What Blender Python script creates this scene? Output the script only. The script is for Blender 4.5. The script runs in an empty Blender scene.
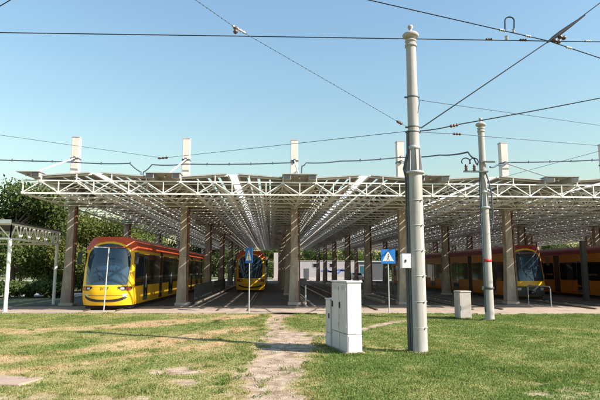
import bpy, math, random
import numpy as np
from mathutils import Vector, Matrix
random.seed(7); rng = np.random.default_rng(7)
R = math.radians
scene = bpy.context.scene
col = scene.collection

# ------------------------------------------------------------------ camera
EYE = 1.9
F = 520.0 / 600.0 * 36.0
YAW = math.atan(28 / 520); PIT = R(7.656)
cd = bpy.data.cameras.new('camera'); cam = bpy.data.objects.new('camera', cd); col.objects.link(cam)
cam.location = (0, 0, EYE); cam.rotation_euler = (math.pi / 2 + PIT, 0, -YAW)
cd.lens = F; cd.sensor_width = 36; cd.sensor_fit = 'HORIZONTAL'; cd.clip_end = 5000; cd.clip_start = 0.05
scene.camera = cam

# ------------------------------------------------------------------ sky, sun, exposure
SUN_AZ, SUN_EL = R(116), R(37)            # azimuth from +Y towards +X
w = bpy.data.worlds.new('World'); scene.world = w; w.use_nodes = True
nt = w.node_tree; bg = nt.nodes['Background']
sky = nt.nodes.new('ShaderNodeTexSky'); sky.sky_type = 'NISHITA'; sky.sun_disc = False
sky.sun_elevation = SUN_EL; sky.sun_rotation = SUN_AZ
sky.air_density = 2.4; sky.dust_density = 1.6; sky.ozone_density = 3.5; sky.altitude = 600
tint = nt.nodes.new('ShaderNodeMix'); tint.data_type = 'RGBA'; tint.blend_type = 'MULTIPLY'; tint.inputs[0].default_value = 1
tint.inputs[7].default_value = (.87, .985, 1.10, 1)      # white balance of the film
nt.links.new(sky.outputs[0], tint.inputs[6]); nt.links.new(tint.outputs[2], bg.inputs[0]); bg.inputs[1].default_value = 0.09
sd = bpy.data.lights.new('sun', 'SUN'); sun = bpy.data.objects.new('sun', sd); col.objects.link(sun)
sd.energy = 5.0; sd.angle = R(0.5); sd.color = (1.0, 0.92, 0.83)
sdir = Vector((math.sin(SUN_AZ) * math.cos(SUN_EL), math.cos(SUN_AZ) * math.cos(SUN_EL), math.sin(SUN_EL)))
sun.rotation_euler = sdir.to_track_quat('Z', 'Y').to_euler(); sun.location = sdir * 60
vs = scene.view_settings
vs.view_transform = 'Standard'; vs.look = 'None'; vs.gamma = 1; vs.use_curve_mapping = False; vs.exposure = 1.0

# ------------------------------------------------------------------ helpers
_fw = Vector((math.sin(YAW) * math.cos(PIT), math.cos(YAW) * math.cos(PIT), math.sin(PIT)))
_rt = Vector((math.cos(YAW), -math.sin(YAW), 0)); _up = _rt.cross(_fw)
def at(px, py, y):
    """point of the measured photograph (600 x 400) at a known distance y along the tracks"""
    r = _fw + _rt * ((px - 300) / 520) + _up * ((200 - py) / 520)
    return Vector((0, 0, EYE)) + r * (y / r.y)

class MB:
    def __init__(s): s.v = []; s.f = []; s.sm = []
    def add(s, vs_, fs, smooth=False):
        o = len(s.v); s.v += [tuple(p) for p in vs_]
        for f in fs: s.f.append(tuple(i + o for i in f)); s.sm.append(smooth)
        return s
    def box(s, x0, x1, y0, y1, z0, z1):
        return s.add([(x0, y0, z0), (x1, y0, z0), (x1, y1, z0), (x0, y1, z0), (x0, y0, z1), (x1, y0, z1), (x1, y1, z1), (x0, y1, z1)],
              [(0, 3, 2, 1), (4, 5, 6, 7), (0, 1, 5, 4), (1, 2, 6, 5), (2, 3, 7, 6), (3, 0, 4, 7)])
    def frus(s, a, b, z0, z1):          # rectangles a, b = (x0,x1,y0,y1) at z0 and z1
        return s.add([(a[0], a[2], z0), (a[1], a[2], z0), (a[1], a[3], z0), (a[0], a[3], z0), (b[0], b[2], z1), (b[1], b[2], z1), (b[1], b[3], z1), (b[0], b[3], z1)],
              [(0, 3, 2, 1), (4, 5, 6, 7), (0, 1, 5, 4), (1, 2, 6, 5), (2, 3, 7, 6), (3, 0, 4, 7)])
    def bar(s, p, q, wd, ht=None, caps=True):
        ht = ht or wd; p = Vector(p); q = Vector(q); d = (q - p).normalized()
        u = Vector((0, 0, 1)) if abs(d.z) < 0.9 else Vector((0, 1, 0))
        a = d.cross(u).normalized(); b = a.cross(d)
        a = a * (wd / 2); b = b * (ht / 2)
        vs_ = [p - a - b, p + a - b, p + a + b, p - a + b, q - a - b, q + a - b, q + a + b, q - a + b]
        fs = [(0, 1, 5, 4), (1, 2, 6, 5), (2, 3, 7, 6), (3, 0, 4, 7)]
        if caps: fs += [(0, 3, 2, 1), (4, 5, 6, 7)]
        return s.add(vs_, fs)
    def tube(s, pts, r, n=6, caps=True):
        pts = [Vector(p) for p in pts]; rs = r if isinstance(r, (list, tuple)) else [r] * len(pts)
        rings = []
        for i, p in enumerate(pts):
            d = (pts[min(i + 1, len(pts) - 1)] - pts[max(i - 1, 0)]).normalized()
            u = Vector((0, 0, 1)) if abs(d.z) < 0.9 else Vector((0, 1, 0))
            a = d.cross(u).normalized(); b = a.cross(d)
            rings.append([p + (a * math.cos(2 * math.pi * k / n) + b * math.sin(2 * math.pi * k / n)) * rs[i] for k in range(n)])
        vs_ = [q for rg in rings for q in rg]; fs = []
        for i in range(len(pts) - 1):
            for k in range(n):
                fs.append((i * n + k, i * n + (k + 1) % n, (i + 1) * n + (k + 1) % n, (i + 1) * n + k))
        s.add(vs_, fs, True)
        if caps:
            s.add(rings[0], [tuple(range(n))]); s.add(rings[-1], [tuple(range(n - 1, -1, -1))])
        return s
    def lathe(s, prof, c=(0, 0, 0), n=24):
        vs_ = []; fs = []
        for r, z in prof:
            for k in range(n):
                a = 2 * math.pi * k / n; vs_.append((c[0] + r * math.cos(a), c[1] + r * math.sin(a), c[2] + z))
        for i in range(len(prof) - 1):
            for k in range(n):
                fs.append((i * n + k, i * n + (k + 1) % n, (i + 1) * n + (k + 1) % n, (i + 1) * n + k))
        return s.add(vs_, fs, True)
    def disc(s, c, axis, r, t, n=20):
        c = Vector(c); ax = Vector(axis).normalized()
        return s.tube([c - ax * t / 2, c + ax * t / 2], r, n)
    def xf(s, M):
        s.v = [tuple(M @ Vector(p)) for p in s.v]; return s
    def build(s, name, mat, parent=None, bevel=0):
        me = bpy.data.meshes.new(name); me.from_pydata(s.v, [], s.f); me.update()
        me.polygons.foreach_set('use_smooth', s.sm)
        if mat: me.materials.append(mat)
        o = bpy.data.objects.new(name, me); col.objects.link(o)
        if parent: o.parent = parent
        if bevel:
            b = o.modifiers.new('bevel', 'BEVEL'); b.width = bevel; b.segments = 2; b.limit_method = 'ANGLE'; b.angle_limit = R(40)
        return o

def tag(o, label, cat, group=None):
    o['label'] = label; o['category'] = cat
    if group: o['group'] = group
    return o
def structure(o): o['kind'] = 'structure'; return o
def empty(name, loc, rz=0):
    o = bpy.data.objects.new(name, None); o.location = loc; o.rotation_euler = (0, 0, rz); o.empty_display_size = .3
    col.objects.link(o); return o
def copy_tree(o, parent=None):
    c = o.copy(); col.objects.link(c)
    if parent: c.parent = parent
    for ch in list(o.children): copy_tree(ch, c)
    return c
def sag(p, q, d, n=14):
    p = Vector(p); q = Vector(q); out = []
    for i in range(n + 1):
        t = i / n; v = p.lerp(q, t); v.z -= d * 4 * t * (1 - t); out.append(v)
    return out
def text_mesh(name, body, size, mat, parent, M):
    cu = bpy.data.curves.new('t', 'FONT'); cu.body = body; cu.size = size; cu.align_x = 'CENTER'; cu.align_y = 'CENTER'; cu.extrude = .003
    t = bpy.data.objects.new('t', cu); col.objects.link(t)
    dg = bpy.context.evaluated_depsgraph_get(); dg.update()
    me = bpy.data.meshes.new_from_object(t.evaluated_get(dg)); bpy.data.objects.remove(t)
    me.transform(M); me.materials.clear(); me.materials.append(mat); me.name = name
    o = bpy.data.objects.new(name, me); col.objects.link(o); o.parent = parent; return o

# ------------------------------------------------------------------ materials
def mat(name, c, rough=.7, metal=0, var=.12, scale=6, bump=0, bscale=40, c2=None, c2scale=2.5, c2lo=.5, c2hi=.68, stretch=(1, 1, 1), spec=.5, sheen=0):
    m = bpy.data.materials.new(name); m.use_nodes = True; n = m.node_tree.nodes; l = m.node_tree.links
    b = n['Principled BSDF']; b.inputs['Roughness'].default_value = rough; b.inputs['Metallic'].default_value = metal
    b.inputs['Specular IOR Level'].default_value = spec
    tc = n.new('ShaderNodeTexCoord'); mp = n.new('ShaderNodeMapping'); mp.inputs['Scale'].default_value = stretch
    l.new(tc.outputs['Object'], mp.inputs[0])
    no = n.new('ShaderNodeTexNoise'); no.inputs['Scale'].default_value = scale; no.inputs['Detail'].default_value = 5
    l.new(mp.outputs[0], no.inputs[0])
    mr = n.new('ShaderNodeMapRange'); mr.inputs[1].default_value = .3; mr.inputs[2].default_value = .7
    mr.inputs[3].default_value = 1 - var; mr.inputs[4].default_value = 1 + var
    l.new(no.outputs[0], mr.inputs[0])
    mx = n.new('ShaderNodeMix'); mx.data_type = 'RGBA'; mx.blend_type = 'MULTIPLY'; mx.inputs[0].default_value = 1
    mx.inputs[6].default_value = (*c, 1); l.new(mr.outputs[0], mx.inputs[7])
    out = mx.outputs[2]
    if c2:
        n2 = n.new('ShaderNodeTexNoise'); n2.inputs['Scale'].default_value = c2scale; n2.inputs['Detail'].default_value = 6; n2.inputs['Roughness'].default_value = .65
        l.new(mp.outputs[0], n2.inputs[0])
        r2 = n.new('ShaderNodeMapRange'); r2.inputs[1].default_value = c2lo; r2.inputs[2].default_value = c2hi
        l.new(n2.outputs[0], r2.inputs[0])
        m2 = n.new('ShaderNodeMix'); m2.data_type = 'RGBA'; l.new(r2.outputs[0], m2.inputs[0]); l.new(out, m2.inputs[6]); m2.inputs[7].default_value = (*c2, 1)
        out = m2.outputs[2]
    l.new(out, b.inputs['Base Color'])
    if bump:
        nb = n.new('ShaderNodeTexNoise'); nb.inputs['Scale'].default_value = bscale; nb.inputs['Detail'].default_value = 4
        l.new(mp.outputs[0], nb.inputs[0])
        bp = n.new('ShaderNodeBump'); bp.inputs['Strength'].default_value = bump; bp.inputs['Distance'].default_value = .02
        l.new(nb.outputs[0], bp.inputs['Height']); l.new(bp.outputs[0], b.inputs['Normal'])
    return m

M = {}
M['white_steel'] = mat('white_steel', (.66, .65, .61), .5, var=.10, scale=3, c2=(.42, .36, .29), c2scale=1.7, c2lo=.60, c2hi=.80)
M['lattice'] = mat('lattice_steel', (.66, .64, .60), .55, var=.15, scale=.8, c2=(.36, .29, .23), c2scale=1.3, c2lo=.56, c2hi=.80)
M['sheet'] = mat('roof_sheeting', (.12, .115, .105), .6, var=.14, scale=1.2, stretch=(3, .25, 1), c2=(.07, .062, .052), c2scale=1.1, c2lo=.55, c2hi=.8)
M['gutter'] = mat('gutter_metal', (.36, .36, .36), .55, var=.15, scale=2)
M['dark_box'] = mat('dark_metal', (.05, .05, .055), .5, var=.2)
M['olive'] = mat('olive_steel', (.21, .205, .16), .6, var=.15, scale=3)
M['concrete'] = mat('column_concrete', (.36, .31, .26), .9, var=.22, scale=5, bump=.4, bscale=30, c2=(.17, .135, .105), c2scale=2.2, c2lo=.47, c2hi=.70, stretch=(1, 1, .28))
M['mast'] = mat('mast_render', (.62, .55, .48), .8, var=.08, scale=3, bump=.15, c2=(.42, .35, .29), c2scale=1.4, c2lo=.58, c2hi=.8, stretch=(1, 1, .3))
M['rust'] = mat('rusty_steel', (.13, .06, .04), .75, var=.3, scale=5, c2=(.26, .13, .08), c2scale=4)
M['pole_concrete'] = mat('spun_concrete', (.38, .36, .34), .8, var=.07, scale=5, bump=.12, bscale=70, c2=(.23, .20, .17), c2scale=8, c2lo=.46, c2hi=.78, stretch=(1, 1, .07))
M['box_concrete'] = mat('box_concrete', (.42, .38, .345), .9, var=.1, scale=7, bump=.2, c2=(.36, .31, .27), c2scale=3, c2lo=.55, c2hi=.8)
M['cabinet'] = mat('cabinet_paint', (.56, .545, .54), .55, var=.05, scale=5, bump=.05, bscale=90, c2=(.40, .37, .335), c2scale=3.5, c2lo=.50, c2hi=.86, stretch=(1, 1, .25))
M['white_paint'] = mat('white_paint', (.78, .78, .76), .45, var=.05, scale=4, c2=(.55, .50, .44), c2scale=3, c2lo=.66, c2hi=.85)
M['sign_post'] = mat('galvanised_post', (.50, .51, .51), .5, var=.12, scale=8)
M['grey_paint'] = mat('grey_paint', (.42, .43, .43), .5, metal=.3, var=.1)
M['dark_grey'] = mat('dark_grey_metal', (.07, .075, .08), .5, var=.2)
M['black'] = mat('black_rubber', (.015, .015, .017), .55, var=.2)
M['cable'] = mat('cable_sheath', (.014, .017, .022), .8, var=.2, spec=.15)
M['cable_blue'] = mat('weathered_cable', (.085, .11, .14), .8, var=.2, spec=.15)
M['porcelain'] = mat('porcelain', (.42, .42, .40), .3, var=.1)
M['brown_porcelain'] = mat('brown_porcelain', (.09, .04, .03), .3, var=.1)
M['sign_blue'] = mat('sign_blue', (.015, .16, .50), .4, var=.05)
M['sign_white'] = mat('sign_white', (.80, .80, .80), .4, var=.02)
M['sign_black'] = mat('sign_black', (.02, .02, .02), .5, var=.02)
M['red_paint'] = mat('red_paint', (.50, .025, .03), .5, var=.1)
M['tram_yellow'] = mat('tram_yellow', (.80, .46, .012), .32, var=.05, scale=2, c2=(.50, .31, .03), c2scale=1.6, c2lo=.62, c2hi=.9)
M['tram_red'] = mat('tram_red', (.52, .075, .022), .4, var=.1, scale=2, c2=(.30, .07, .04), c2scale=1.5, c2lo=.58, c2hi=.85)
M['tram_yellow_shaded'] = mat('tram_yellow_shaded', (.47, .165, .012), .4, var=.08, scale=2, c2=(.42, .2, .03), c2scale=1.5, c2lo=.6, c2hi=.9)  # tram yellow with the canopy's shade darkened into the colour
M['tram_red_shaded'] = mat('tram_red_shaded', (.25, .024, .018), .45, var=.1, scale=2)  # roof red, likewise darkened in colour for trams standing in shade
M['glass'] = mat('tinted_glass', (.010, .012, .014), .06, var=.1, spec=.6)
M['windscreen'] = mat('windscreen_sky_reflection', (.016, .042, .075), .05, var=.1, spec=.9)  # blue of the reflected sky painted into the base colour
M['lamp'] = mat('lamp_glass', (.55, .56, .58), .15, var=.05)
M['lamp_red'] = mat('lamp_red', (.55, .04, .02), .25, var=.05)
M['rail'] = mat('rail_steel', (.17, .13, .10), .45, metal=.6, var=.2)
M['sleeper'] = mat('sleeper', (.12, .10, .08), .9, var=.3, scale=3)
M['ballast'] = mat('ballast', (.14, .11, .085), .95, var=.35, scale=18, bump=.9, bscale=25, c2=(.10, .08, .065), c2scale=.8, c2lo=.45, c2hi=.7)
M['asphalt'] = mat('asphalt', (.105, .092, .082), .9, var=.15, scale=9, bump=.3, bscale=60, c2=(.07, .062, .056), c2scale=.5, c2lo=.5, c2hi=.7)
M['paving'] = mat('paving', (.38, .295, .23), .9, var=.16, scale=5, bump=.3, bscale=60, c2=(.24, .185, .14), c2scale=.9, c2lo=.48, c2hi=.72)
M['kerb'] = mat('kerb_stone', (.36, .30, .24), .85, var=.12, scale=4)
M['wall_white'] = mat('wall_render', (.33, .30, .305), .8, var=.08, scale=1.5, c2=(.20, .18, .18), c2scale=.7, c2lo=.6, c2hi=.85)
M['graffiti'] = mat('graffiti_blue', (.06, .13, .32), .6, var=.2)
M['car_silver'] = mat('car_silver', (.52, .53, .55), .3, metal=.5, var=.03)
M['bark'] = mat('bark', (.10, .075, .055), .95, var=.3, scale=6, bump=.6, bscale=20)
M['road'] = mat('road', (.30, .28, .25), .9, var=.1, scale=1)
M['slab'] = mat('slab_concrete', (.33, .235, .175), .9, var=.15, scale=8, bump=.3, c2=(.34, .25, .2), c2scale=5)

def translucent(name, c, mixf):
    m = bpy.data.materials.new(name); m.use_nodes = True; n = m.node_tree.nodes; l = m.node_tree.links
    b = n['Principled BSDF']; b.inputs['Base Color'].default_value = (*c, 1); b.inputs['Roughness'].default_value = .5
    t = n.new('ShaderNodeBsdfTranslucent'); t.inputs[0].default_value = (*c, 1)
    no = n.new('ShaderNodeTexNoise'); no.inputs['Scale'].default_value = 2
    mr = n.new('ShaderNodeMapRange'); mr.inputs[1].default_value = .35; mr.inputs[2].default_value = .7; mr.inputs[3].default_value = mixf; mr.inputs[4].default_value = mixf * .8
    l.new(no.outputs[0], mr.inputs[0])
    mx = n.new('ShaderNodeMixShader'); l.new(mr.outputs[0], mx.inputs[0])
    l.new(b.outputs[0], mx.inputs[1]); l.new(t.outputs[0], mx.inputs[2]); l.new(mx.outputs[0], n['Material Output'].inputs[0])
    return m
M['pale_sheet'] = translucent('pale_sheeting', (.20, .19, .175), .10)
M['ridge_light'] = translucent('ridge_light', (.82, .82, .80), .9)

def leafmat(name, ca, cb, cc, trans=.3, scale=.5):
    m = bpy.data.materials.new(name); m.use_nodes = True; n = m.node_tree.nodes; l = m.node_tree.links
    b = n['Principled BSDF']; b.inputs['Roughness'].default_value = .6; b.inputs['Specular IOR Level'].default_value = .25
    a = n.new('ShaderNodeAttribute'); a.attribute_name = 'tone'
    cr = n.new('ShaderNodeValToRGB'); e = cr.color_ramp.elements
    e[0].color = (*ca, 1); e[1].color = (*cc, 1); e.new(.5).color = (*cb, 1)
    l.new(a.outputs['Fac'], cr.inputs[0])
    t = n.new('ShaderNodeBsdfTranslucent'); l.new(cr.outputs[0], t.inputs[0]); l.new(cr.outputs[0], b.inputs['Base Color'])
    mx = n.new('ShaderNodeMixShader'); mx.inputs[0].default_value = trans
    l.new(b.outputs[0], mx.inputs[1]); l.new(t.outputs[0], mx.inputs[2]); l.new(mx.outputs[0], n['Material Output'].inputs[0])
    return m
M['leaf_dark'] = leafmat('leaf_dark', (.045, .07, .022), (.08, .115, .03), (.13, .165, .045))
M['leaf_mid'] = leafmat('leaf_mid', (.045, .07, .02), (.085, .12, .03), (.15, .175, .045))
M['leaf_yellow'] = leafmat('leaf_yellow', (.06, .09, .022), (.12, .145, .032), (.24, .215, .045), .35)
M['grass'] = leafmat('grass_blade', (.12, .20, .042), (.235, .275, .075), (.48, .31, .155), .45)

def np_mesh(name, V, Fc, matl, attr=None, parent=None):
    """mesh from numpy arrays; attr = (name, per-vertex floats)"""
    me = bpy.data.meshes.new(name); k = Fc.shape[1]
    me.vertices.add(len(V)); me.vertices.foreach_set('co', V.astype(np.float32).ravel())
    me.loops.add(Fc.size); me.loops.foreach_set('vertex_index', Fc.astype(np.int32).ravel())
    me.polygons.add(len(Fc)); me.polygons.foreach_set('loop_start', np.arange(0, Fc.size, k, dtype=np.int32))
    me.update(calc_edges=True)
    for nm, va in (attr or {}).items():
        at_ = me.attributes.new(nm, 'FLOAT', 'POINT'); at_.data.foreach_set('value', va.astype(np.float32))
    me.materials.append(matl)
    o = bpy.data.objects.new(name, me); col.objects.link(o)
    if parent: o.parent = parent
    return o

# ------------------------------------------------------------------ lawn wear: where the turf is dry or bare
def seg_d(X, Y, pts, ws):
    """signed closeness to a polyline with widths: 1 in the middle, 0 at its edge, negative outside"""
    best = np.full(X.shape, -1e9)
    for (a, b, wa, wb) in zip(pts[:-1], pts[1:], ws[:-1], ws[1:]):
        ax, ay = a; bx, by = b; dx, dy = bx - ax, by - ay
        t = np.clip(((X - ax) * dx + (Y - ay) * dy) / (dx * dx + dy * dy), 0, 1)
        d = np.hypot(X - ax - t * dx, Y - ay - t * dy); ww = wa + (wb - wa) * t
        best = np.maximum(best, 1 - d / ww)
    return best
def vnoise(X, Y, s, seed):
    r = np.random.default_rng(seed); G = r.random((64, 64))
    x = X / s; y = Y / s; xi = np.floor(x).astype(int); yi = np.floor(y).astype(int); fx = x - xi; fy = y - yi
    fx = fx * fx * (3 - 2 * fx); fy = fy * fy * (3 - 2 * fy)
    g = lambda i, j: G[i % 64, j % 64]
    return (g(xi, yi) * (1 - fx) + g(xi + 1, yi) * fx) * (1 - fy) + (g(xi, yi + 1) * (1 - fx) + g(xi + 1, yi + 1) * fx) * fy
def fbm(X, Y, s, seed): return .5 * vnoise(X, Y, s, seed) + .28 * vnoise(X, Y, s * .47, seed + 1) + .15 * vnoise(X, Y, s * .21, seed + 2) + .07 * vnoise(X, Y, s * .1, seed + 3)
PATH = ([(-.35, 5), (-.10, 8), (.05, 10.3), (.22, 12), (.5, 13.7), (.42, 16), (.22, 18), (.05, 19.5), (.25, 21.2), (.5, 24)], [1.1, .78, .66, .70, 1.0, .75, .45, .36, .36, .6])
SIDEPATH = ([(.6, 15.2), (2.9, 17.2), (4.6, 19.6), (6.3, 20.9)], [.5, .33, .28, .22])
BARE = [((-1.75, 10.3), .42), ((-1.4, 9.4), .25), ((2.3, 7.2), .5), ((5.1, 7.5), .9), ((-3.5, 7.4), .9), ((-2.2, 7.5), .7), ((1.3, 7.3), .4)]
TYRE1 = ([(-14, 18.0), (-8, 17.2), (-5.6, 18.2), (-3.3, 20.4), (-1, 22.5)], [1.3, 1.4, 1.2, 1.2, 1.0])
TYRE2 = ([(-9, 11.4), (-5.3, 12.0), (-3.9, 13.4), (-2.2, 15.6), (-.6, 18)], [1.0, 1.1, 1.1, 1.1, 1.0])
TYRE3 = ([(-9, 9.6), (-5, 10.3), (-3.6, 11.6), (-1.6, 14.0)], [.4, .4, .5, .6])
def wear(X, Y):
    n1 = fbm(X, Y, 1.3, 11); n2 = fbm(X, Y, .45, 31); n3 = fbm(X, Y, 4.0, 51)
    bare = seg_d(X, Y, *PATH) * 1.5 + (n2 - .5) * 1.9 + (n1 - .5) * 1.2
    bare = np.maximum(bare, seg_d(X, Y, *SIDEPATH) * 1.2 + (n2 - .5) * 1.2 - .1)
    for c, r in BARE:
        bare = np.maximum(bare, 1.2 - np.hypot((X - c[0]), (Y - c[1]) * .8) / r + (n2 - .5) * 2.0)
    bare = np.clip(bare * 1.3, 0, 1)
    dry = .33 + (n3 - .5) * 1.0 + (n1 - .5) * .9 + (n2 - .5) * .5
    dry = dry + np.clip((1.0 - X) / 8, -.16, .08)
    for t in (TYRE1, TYRE2, TYRE3):
        dry = np.maximum(dry, np.clip(seg_d(X, Y, *t) * 1.5, -1, 1) * .8 + (n1 - .5) * 1.3 + (n2 - .5) * .9 + .2)
    dry = np.maximum(dry, np.clip(seg_d(X, Y, *PATH) + .55, 0, .6))
    return np.clip(bare, 0, 1), np.clip(dry, 0, 1)
def lawn_z(X, Y): return (fbm(X, Y, 2.2, 71) - .5) * .07 + (fbm(X, Y, .5, 77) - .5) * .03 - .02
def lawn_edge(x): return 23.45 - .075 * x

# ------------------------------------------------------------------ ground
def ground_material():
    m = bpy.data.materials.new('lawn_soil'); m.use_nodes = True; n = m.node_tree.nodes; l = m.node_tree.links
    b = n['Principled BSDF']; b.inputs['Roughness'].default_value = .95; b.inputs['Specular IOR Level'].default_value = .15
    tc = n.new('ShaderNodeTexCoord')
    def noise(s, d=5):
        k = n.new('ShaderNodeTexNoise'); k.inputs['Scale'].default_value = s; k.inputs['Detail'].default_value = d; l.new(tc.outputs['Object'], k.inputs[0]); return k.outputs[0]
    def ramp(src, els):
        r = n.new('ShaderNodeValToRGB'); e = r.color_ramp.elements; e[0].position, e[0].color = els[0][0], (*els[0][1], 1); e[1].position, e[1].color = els[-1][0], (*els[-1][1], 1)
        for p, c in els[1:-1]: e.new(p).color = (*c, 1)
        l.new(src, r.inputs[0]); return r.outputs[0]
    def mix(f, a, c):
        k = n.new('ShaderNodeMix'); k.data_type = 'RGBA'; l.new(f, k.inputs[0]); l.new(a, k.inputs[6]); l.new(c, k.inputs[7]); return k.outputs[2]
    A = n.new('ShaderNodeAttribute'); A.attribute_name = 'bare'; D = n.new('ShaderNodeAttribute'); D.attribute_name = 'dry'
    green = ramp(noise(14), [(.3, (.11, .15, .035)), (.5, (.18, .20, .055)), (.7, (.26, .24, .085))])
    tan = ramp(noise(11), [(.3, (.30, .205, .105)), (.5, (.43, .305, .165)), (.7, (.52, .39, .23))])
    dirt = ramp(noise(3.5, 8), [(.32, (.20, .14, .09)), (.5, (.35, .26, .185)), (.68, (.47, .375, .29))])
    turf = mix(D.outputs['Fac'], green, tan)
    l.new(mix(A.outputs['Fac'], turf, dirt), b.inputs['Base Color'])
    bp = n.new('ShaderNodeBump'); bp.inputs['Strength'].default_value = .6; bp.inputs['Distance'].default_value = .03
    l.new(noise(35, 6), bp.inputs['Height']); l.new(bp.outputs[0], b.inputs['Normal'])
    return m
M['soil'] = ground_material()
far_soil = mat('far_ground', (.10, .115, .045), .95, var=.25, scale=.3, c2=(.20, .17, .09), c2scale=.12)
structure(MB().add([(-1500, -300, -.10), (1500, -300, -.10), (1500, 2500, -.10), (-1500, 2500, -.10)], [(0, 1, 2, 3)]).build('ground', far_soil))
nx, ny = 520, 215
gx = np.linspace(-26, 26, nx); tt = np.linspace(0, 1, ny)
GX = np.repeat(gx[None, :], ny, 0); GY = 2.5 + (lawn_edge(GX) - 2.5 + .05) * tt[:, None]
GZ = lawn_z(GX, GY); b_, d_ = wear(GX, GY)
GZ = GZ - b_ * .015
V = np.stack([GX.ravel(), GY.ravel(), GZ.ravel()], 1)
ii = (np.arange(ny - 1)[:, None] * nx + np.arange(nx - 1)[None, :]).ravel()
lawn = structure(np_mesh('lawn', V, np.stack([ii, ii + 1, ii + nx + 1, ii + nx], 1), M['soil'], {'bare': b_.ravel(), 'dry': d_.ravel()}))
lawn.data.polygons.foreach_set('use_smooth', [True] * len(lawn.data.polygons))

# pavement in front of the depot, kerb stones, depot floor
xs = np.linspace(-40, 60, 120); mb = MB()
for a, b in zip(xs[:-1], xs[1:]):
    j = (random.random() - .5) * .05
    mb.add([(a, lawn_edge(a), .012), (b, lawn_edge(b), .012), (b, 28.2, .012), (a, 28.2, .012)], [(0, 1, 2, 3)])
structure(mb.build('pavement', M['paving']))
structure(MB().add([(-13.2, 28.2, .004), (60, 28.2, .004), (60, 92, .004), (-13.2, 92, .004)], [(0, 1, 2, 3)]).build('depot_floor', M['asphalt']))
kb = MB(); x = -16.0
while x < 40:
    y = lawn_edge(x + .5)
    if not (-.4 < x < 1.2): kb.box(x, x + .985, y - .02, y + .10, -.08, .004 + random.random() * .010)
    x += 1.0
structure(kb.build('kerb', M['kerb'], bevel=.01))
structure(MB().add([(-90, 40, -.05), (-13.6, 40, -.05), (-13.6, 46, -.05), (-90, 46, -.05)], [(0, 1, 2, 3)]).build('side_road', M['road']))
structure(MB().add([(-60, 92, -.04), (90, 92, -.04), (90, 104, -.04), (-60, 104, -.04)], [(0, 1, 2, 3)]).build('back_road', M['road']))

# ------------------------------------------------------------------ the depot canopy
LX = [-10.85 + 6.04 * k for k in range(9)]        # column lines
ROWS = [28.8 + 10.75 * k for k in range(6)]
Y0, Y1 = 23.0, 88.0; ZB, ZT = 5.22, 5.78; MOD = 6.04 / 4
shed = empty('tram_canopy', (LX[4], 28.8, 0))
tag(shed, 'long white steel lattice tram canopy on rows of concrete columns with tall masts', 'canopy')
OX, OY = LX[4], 28.8
def sb(mb): return mb.xf(Matrix.Translation((-OX, -OY, 0)))
# columns
colmb = MB()
colmb.frus((-.31, .25, -.26, .26), (-.20, .20, -.22, .22), 0, 2.6)
colmb.frus((-.20, .20, -.22, .22), (-.185, .185, -.20, .20), 2.6, 5.24)
cproto = None
def add_column(xc, yc):
    global cproto
    if cproto is None:
        cproto = colmb.build('column', M['concrete'], shed, bevel=.02)
        p = MB().frus((.255, .33, -.25, -.02), (.21, .29, -.23, .0), .02, 5.3)
        p.build('steel_channel', M['rust'], cproto)
        MB().box(-.36, .38, -.33, .33, .005, .16).build('footing', M['box_concrete'], cproto, bevel=.03)
        o = cproto
    else: o = copy_tree(cproto, shed)
    o.location = (xc - OX, yc - OY, 0); return o
for yc in ROWS:
    for xc in LX: add_column(xc, yc)
# masts above the roof on the front row, with caps, clamps and white stays to the front edge
mp_, bp_ = None, None
for xc in LX:
    if mp_ is None:
        mp_ = MB().box(-.20, .20, -.20, .20, 5.24, 9.15).build('mast', M['mast'], shed, bevel=.02)
        MB().box(-.215, .215, -.215, .215, 9.15, 9.21).build('mast_cap', M['gutter'], mp_)
        MB().box(-.22, .22, -.22, .22, 7.93, 8.01).box(-.06, .06, -.29, -.22, 7.88, 8.06).build('mast_clamp', M['dark_grey'], mp_)
        st = MB().tube([(0, -.22, 7.97), (0, -5.6, 6.02)], .04, 8).build('stay_rod', M['white_steel'], mp_)
        o = mp_
    else: o = copy_tree(mp_, shed)
    o.location = (xc - OX, 28.8 - OY, 0)
# head beams
hb = None
for yc in ROWS:
    for xc in LX:
        if hb is None: hb = o = MB().box(-1.9, 1.9, -.30, .30, 5.30, 5.72).build('head_beam', M['olive'], shed)
        else: o = hb.copy(); col.objects.link(o); o.parent = shed
        o.location = (xc - OX, yc - OY, 0)
        if xc == LX[0]: o.scale.x = .5; o.location.x += .75
# front truss, one per bay
for bay in range(len(LX) - 1):
    x0 = LX[bay]; t = MB()
    t.bar((x0, Y0, ZB), (x0 + 6.038, Y0, ZB), .062, .065); t.bar((x0, Y0, ZT), (x0 + 6.038, Y0, ZT), .055, .055)
    for k in range(4 + (1 if bay == len(LX) - 2 else 0)):
        xa = x0 + k * MOD; t.bar((xa, Y0, ZB + .05), (xa, Y0, ZT - .025), .042)
    for k in range(4):
        xa = x0 + k * MOD; xm = xa + MOD / 2
        t.bar((xa, Y0 + .004, ZB + .04), (xm, Y0 + .004, ZT - .03), .040); t.bar((xm, Y0 - .004, ZT - .04), (xa + MOD, Y0 - .004, ZB + .04), .040)
        zr = 5.93 + .19 * (1 - abs(k * MOD + MOD / 2 - 3.02) / 3.02)
        t.bar((xm, Y0, ZT), (xm, Y0, zr), .04)
        t.box(xm - .07, xm + .07, Y0 - .045, Y0 - .033, ZT - .07, ZT + .03); t.box(xa - .06, xa + .06, Y0 - .045, Y0 - .037, ZB - .032, ZB + .08)
    sb(t).build('front_truss', M['white_steel'], shed)
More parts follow.
